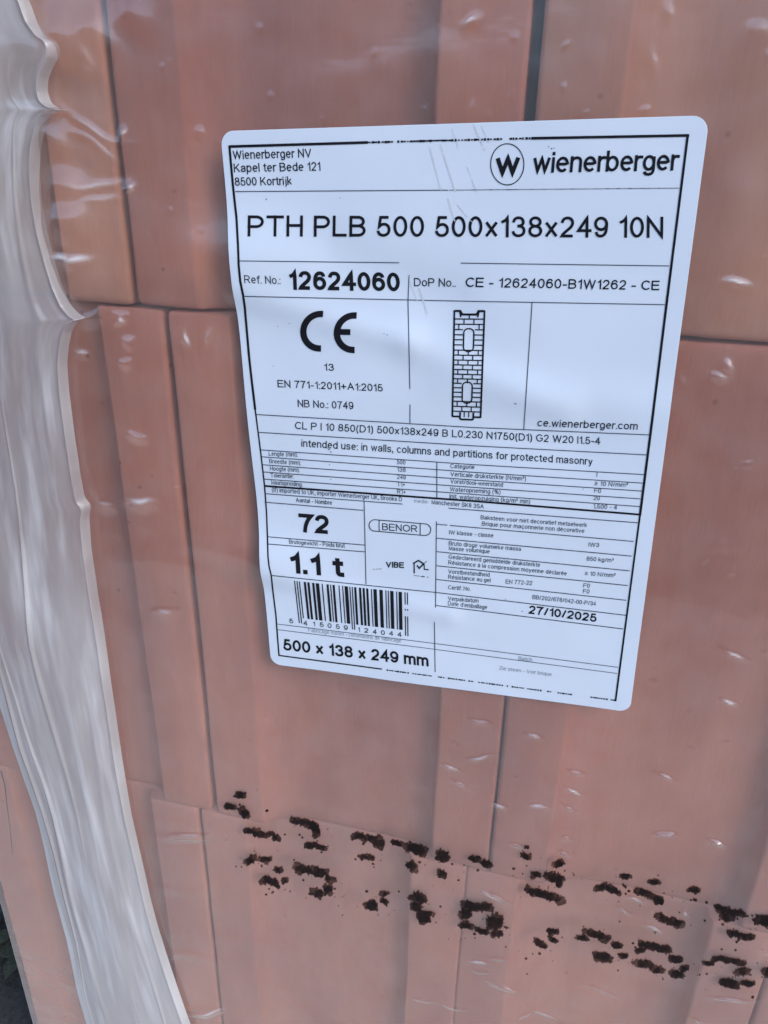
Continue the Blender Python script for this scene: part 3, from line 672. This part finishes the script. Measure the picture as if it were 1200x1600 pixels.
printed('web_address', [("ce.wienerberger.com", 839.6, 666.3, 996, 671.6, 11.8, .10)])
printed('class_text', [("CL P I 10 850(D1) 500x138x249 B L0.230 N1750(D1) G2 W20 I1.5-4", 461, 670.4, 938, 695, 11.6, .10), ("intended use: in walls, columns and partitions for protected masonry", 471, 698, 926, 726.7, 11.6, .10)])
T = .10
printed('dimension_table', [("Lengte (mm):", 420.3, 712, 465, 713.6, 7, T), ("Breedte (mm):", 421, 723.8, 470, 726.5, 7, T), ("Hoogte (mm):", 422.4, 735.2, 468, 737.6, 7, T), ("Tolerantie:", 423, 746, 458.8, 747.5, 7, T), ("Maatspreiding:", 424.3, 756.8, 472.7, 760.5, 7, T)], INK_FINE)
printed('dimension_values', [("500", 620.4, 725.3, 633.6, 726, 7, T), ("138", 620.7, 736.7, 634, 737.6, 7, T), ("249", 620.7, 748.4, 634, 749.4, 7, T), ("T1+", 620.7, 759.9, 633, 760.5, 7, T), ("R1+", 620.7, 771.3, 634.3, 772.2, 7, T)], INK_FINE)
printed('property_table', [("Categorie", 704, 731.6, 741.5, 733.2, 7, T), ("Verticale druksterkte (N/mm²)", 704, 744, 821.8, 751.4, 7, T), ("Vorst/dooi-weerstand", 703.8, 755.3, 786, 760.9, 7, T), ("Wateropneming (%)", 703, 767.7, 782, 772.2, 7, T), ("Init. wateropzuiging (kg/m² min)", 702.5, 778.7, 828.3, 787.2, 7, T)], INK_FINE)
printed('property_values', [("I", 932, 745, 933, 745, 7, T), ("≥ 10 N/mm²", 929, 758.6, 981, 761.2, 7, T), ("F0", 928.4, 769.6, 939, 770.6, 7, T), ("20", 927.4, 781.3, 937, 782, 7, T), ("1,500 - 4", 926.7, 794.3, 964, 796.3, 7, T)], INK_FINE)
printed('importer_text', [("(If) imported to UK, importer Wienerberger UK, Brooks D", 425, 768.5, 628.4, 783.6, 7.2, T), ("Manchester SK8 3SA", 674.6, 787.6, 756, 795, 7, T)], INK_FINE)
printed('faded_text', [("eadle", 647, 785, 668.5, 787, 6, .07), ("Fabricage maten - Dimensions de fabricage", 482, 987, 627, 1004, 5.8, .085), ("Batch", 810, 1031.6, 831.6, 1034, 6.2, .1), ("Zie steen - Voir brique", 780, 1046.4, 862, 1056.6, 6, .085)], INK_FADED, True)
printed('quantity_text', [("Aantal - Nombre", 462.5, 784.5, 519, 788.8, 6.8, T), ("72", 468.3, 831.4, 515.3, 834.9, 29.5, .215, 12)])
printed('weight_text', [("Brutogewicht - Poids brut", 452, 849.5, 539, 856, 6.6, T), ("1.1 t", 452.8, 895.4, 538.5, 902, 31, .215, 14)])
bn = Print(); bn.text("BENOR", 597.4, 828.3, 652.2, 831.8, 10.8, .13)
cap = [(586, 812.1), (665, 818.6)] + [(664 + 9.3 * math.cos(R(a)), 827.7 + 9.0 * math.sin(R(a))) for a in range(-75, 90, 15)] + [(664, 836.8), (586.5, 829.9)] + [(586 + 9.3 * math.cos(R(a)), 821 + 9.0 * math.sin(R(a))) for a in range(105, 270, 15)]
bn.line(cap, 1.3, closed=True); bn.line([(592.4, 813), (592.6, 830.3)], 1.3); bn.line([(656.6, 818.3), (656.6, 836)], 1.3); bn.build('quality_mark')
ev = Print(); ev.text("VIBE", 603.2, 886.6, 631.2, 887.8, 9.3, .22)
q8 = lambda l: [(560 + x / 8.571, 800 + y / 8.571) for x, y in l]
ev.line(q8([(748, 822), (748, 690)]), 1.9); ev.line(q8([(732, 690), (805, 650), (868, 690)]), 2.2); ev.line(q8([(785, 714), (816, 755), (880, 690)]), 2.3); ev.line(q8([(880, 690), (918, 655)]), .9); ev.line(q8([(880, 692), (884, 768), (943, 774)]), 1.7)
ev.line(q8([(740, 850), (850, 862)]), .9, dens=2.2, dash=3); ev.line(q8([(850, 862), (942, 874)]), 1.8, dens=2.5, dash=5); ev.line(q8([(185, 768), (315, 762)]), .9, dens=4, dash=8)
ev.build('eco_marks')
# barcode (EAN-13)
code = "5415059124044"
Lc = ["0001101", "0011001", "0010011", "0111101", "0100011", "0110001", "0101111", "0111011", "0110111", "0001011"]
Gc = [''.join('1' if c == '0' else '0' for c in s_)[::-1] for s_ in Lc]; Rc = [''.join('1' if c == '0' else '0' for c in s_) for s_ in Lc]
par = ["LLLLLL", "LLGLGG", "LLGGLG", "LLGGGL", "LGLLGG", "LGGLLG", "LGGGLL", "LGLGLG", "LGLGGL", "LGGLGL"][int(code[0])]
bits = "101" + ''.join((Lc if par[i] == 'L' else Gc)[int(code[1 + i])] for i in range(6)) + "01010" + ''.join(Rc[int(c)] for c in code[7:]) + "101"
qTL, qTR, qBR, qBL = [np.array(p, float) for p in ((459.4, 907.6), (637.6, 926), (638.4, 994), (467, 973.5))]
bl = lambda u, v: (qTL * (1 - u) + qTR * u) * (1 - v) + (qBL * (1 - u) + qBR * u) * v
bc = Print(); i = 0
while i < 95:
    if bits[i] == '1':
        j = i
        while j < 95 and bits[j] == '1': j += 1
        vm = 1.0 if (i < 3 or 45 <= i < 50 or i >= 92) else .875
        if i >= 92: segs = [(0, .28), (.38, .42), (.55, 1.0)]
        else: segs = [(0, vm)]
        for v0, v1 in segs:
            n = max(1, int((v1 - v0) * 8)); V, Q = [], []
            for k in range(n + 1):
                v = v0 + (v1 - v0) * k / n; V += [bl((i + .06) / 95, v), bl((j - .06) / 95, v)]
                if k: Q.append((2 * k - 2, 2 * k - 1, 2 * k + 1, 2 * k))
            bc.add(V, Q)
        i = j
    else: i += 1
for c, x, y in (('5', 70, 420), ('4', 197, 440), ('1', 283, 447), ('5', 342, 453), ('0', 412, 462), ('5', 485, 471), ('9', 557, 480), ('1', 683, 497), ('2', 740, 505), ('4', 815, 517), ('0', 888, 524), ('4', 962, 531), ('4', 1037, 541)):
    x, y = 440 + x / 5.714, 900 + y / 5.714; bc.text(c, x, y, x + (6.2 if c != '1' else 3.2), y + .6, 7.2, .15)
bc.build('barcode')
printed('size_text', [("500 x 138 x 249 mm", 443, 1016, 669.8, 1041.6, 18.2, .205, 15)])
printed('masonry_table', [("Baksteen voor niet decoratief metselwerk", 751, 811.5, 917, 823.8, 6.7, T), ("Brique pour maçonnerie non décorative", 753, 821.4, 913, 832.8, 6.7, T), ("IW klasse - classe", 702, 835, 771, 840, 6.7, T), ("IW3", 919.5, 854, 936, 855, 6.7, T),
    ("Bruto droge volumieke massa", 701.4, 852, 814, 861, 6.7, T), ("Masse volumique", 701.4, 859.8, 765, 865, 6.7, T), ("850 kg/m³", 916.5, 876, 958.5, 879, 6.7, T), ("Gedeclareerd gemiddelde druksterkte", 701, 873, 844, 886, 6.7, T), ("Résistance à la compression moyenne déclarée", 700.5, 882, 885.6, 899.4, 6.7, T),
    ("≥ 10 N/mm²", 914, 899, 961.5, 902.4, 6.7, T), ("Vorstbestandheid", 700.5, 896, 765, 901.5, 6.7, T), ("Résistance au gel", 700.5, 904.5, 766.5, 910, 6.7, T), ("EN 772-22", 790, 912, 831.6, 914.4, 6.7, T), ("F0", 911.4, 918, 921.6, 918.6, 6.7, T), ("F0", 910.8, 927, 921, 927.6, 6.7, T),
    ("Certif. No.", 700.5, 921, 735, 923.4, 6.7, T), ("BB/202/678/042-00-P/34", 832, 936, 931, 946.8, 6.7, T), ("Verpakdatum", 700, 938.4, 747.6, 942, 6.7, T), ("Date d'emballage", 700, 946, 761.4, 952.2, 6.7, T)], INK_FINE)
printed('packing_date', [("27/10/2025", 826, 958.8, 931.8, 972.2, 13, .19, 15)])
# block plan drawing
em = Print(); z4 = lambda x, y: np.array((680 + x / 7.06, 470 + y / 7.06))
eTL, eTR, eBR, eBL = z4(212, 112), z4(545, 114), z4(501, 1290), z4(190, 1278)
eb = lambda u, y: (lambda v: (eTL * (1 - u) + eTR * u) * (1 - v) + (eBL * (1 - u) + eBR * u) * v)((y - 112) / 1172)
def el(pts, wd): em.line([eb(*p) for p in pts], wd / 7.06, dens=5)
el([(0, 105), (0, 1285)], 20); el([(1, 105), (1, 1285)], 20)
el([(0, 112), (.2, 112), (.26, 150), (.74, 150), (.8, 112), (1, 112)], 24); el([(.18, 118), (.22, 180)], 16); el([(.82, 118), (.78, 180)], 16)
el([(0, 1280), (.25, 1280)], 20); el([(.75, 1280), (1, 1280)], 20); el([(.27, 1232), (.27, 1300), (.31, 1310), (.70, 1310), (.74, 1300), (.74, 1232)], 20)
full = [200, 258, 545, 600, 655, 708, 760, 812, 862, 1112, 1168, 1222]
for y in full: el([(0, y), (1, y)], 13)
for y in (318, 375, 430, 487, 912, 962, 1012, 1062): el([(0, y), (.3, y)], 13); el([(.7, y), (1, y)], 13)
for y0, y1, js in ((150, 200, (.5,)), (200, 258, (.33, .66)), (258, 318, (.16, .84)), (545, 600, (.16, .5, .84)), (600, 655, (.33, .66)), (655, 708, (.16, .5, .84)), (708, 760, (.33, .66)), (760, 812, (.16, .5, .84)), (812, 862, (.33, .66)), (862, 912, (.16, .5, .84)), (1112, 1168, (.16, .5, .84)), (1168, 1222, (.33, .66)), (1222, 1285, (.42, .58))):
    for u in js: el([(u, y0), (u, y1)], 12)
for ya, yb in ((310, 555), (900, 1125)):
    el([(.33, ya + 40), (.33, yb - 40)], 16); el([(.67, ya + 40), (.67, yb - 40)], 16)
    for sgn, yc in ((-1, ya + 40), (1, yb - 40)):
        el([(.5 + .17 * math.cos(a), yc + sgn * 45 * math.sin(a)) for a in np.linspace(0, math.pi, 9)], 14)
em.build('block_drawing')
# rubbed streaks in the print
for (x0, y0, x1, y1, wd) in ((672, 232, 690, 300, 2), (688, 225, 712, 300, 2.4), (706, 200, 716, 230, 1.6), (740, 195, 758, 235, 2.2), (752, 196, 764, 222, 1.6), (700, 310, 712, 350, 2.2), (715, 320, 740, 350, 1.6), (655, 450, 668, 490, 3), (640, 440, 652, 470, 1.5), (730, 260, 745, 300, 1.4)):
    sc_ = Print(); sc_.line([(x0, y0), (x1, y1)], wd, dens=4, dash=int(x0)); sc_.build('scuff_streak', SCUFF)
for (x, y, d) in ((416, 311, 1.5), (532, 309, 1), (514, 702, 1.8), (517, 706, 1.6), (512, 700, 1.2), (515, 726, 1.2), (517, 749, 1.2), (600, 521, 1), (605, 523, 1.2), (806, 631, 1.6), (804, 630, 1.2), (816, 955, 1.4), (790, 936, 1), (452, 505, 1), (434, 510, 1), (862, 232, 1.6), (857, 229, 1.4), (866, 231, 1.2), (427, 572, 1), (911, 764, 1.2)):
    pk = Print(); pk.line([(x - d * .6, y), (x + d * .6, y + d * .3)], d); pk.build('print_speck', INK_FINE)
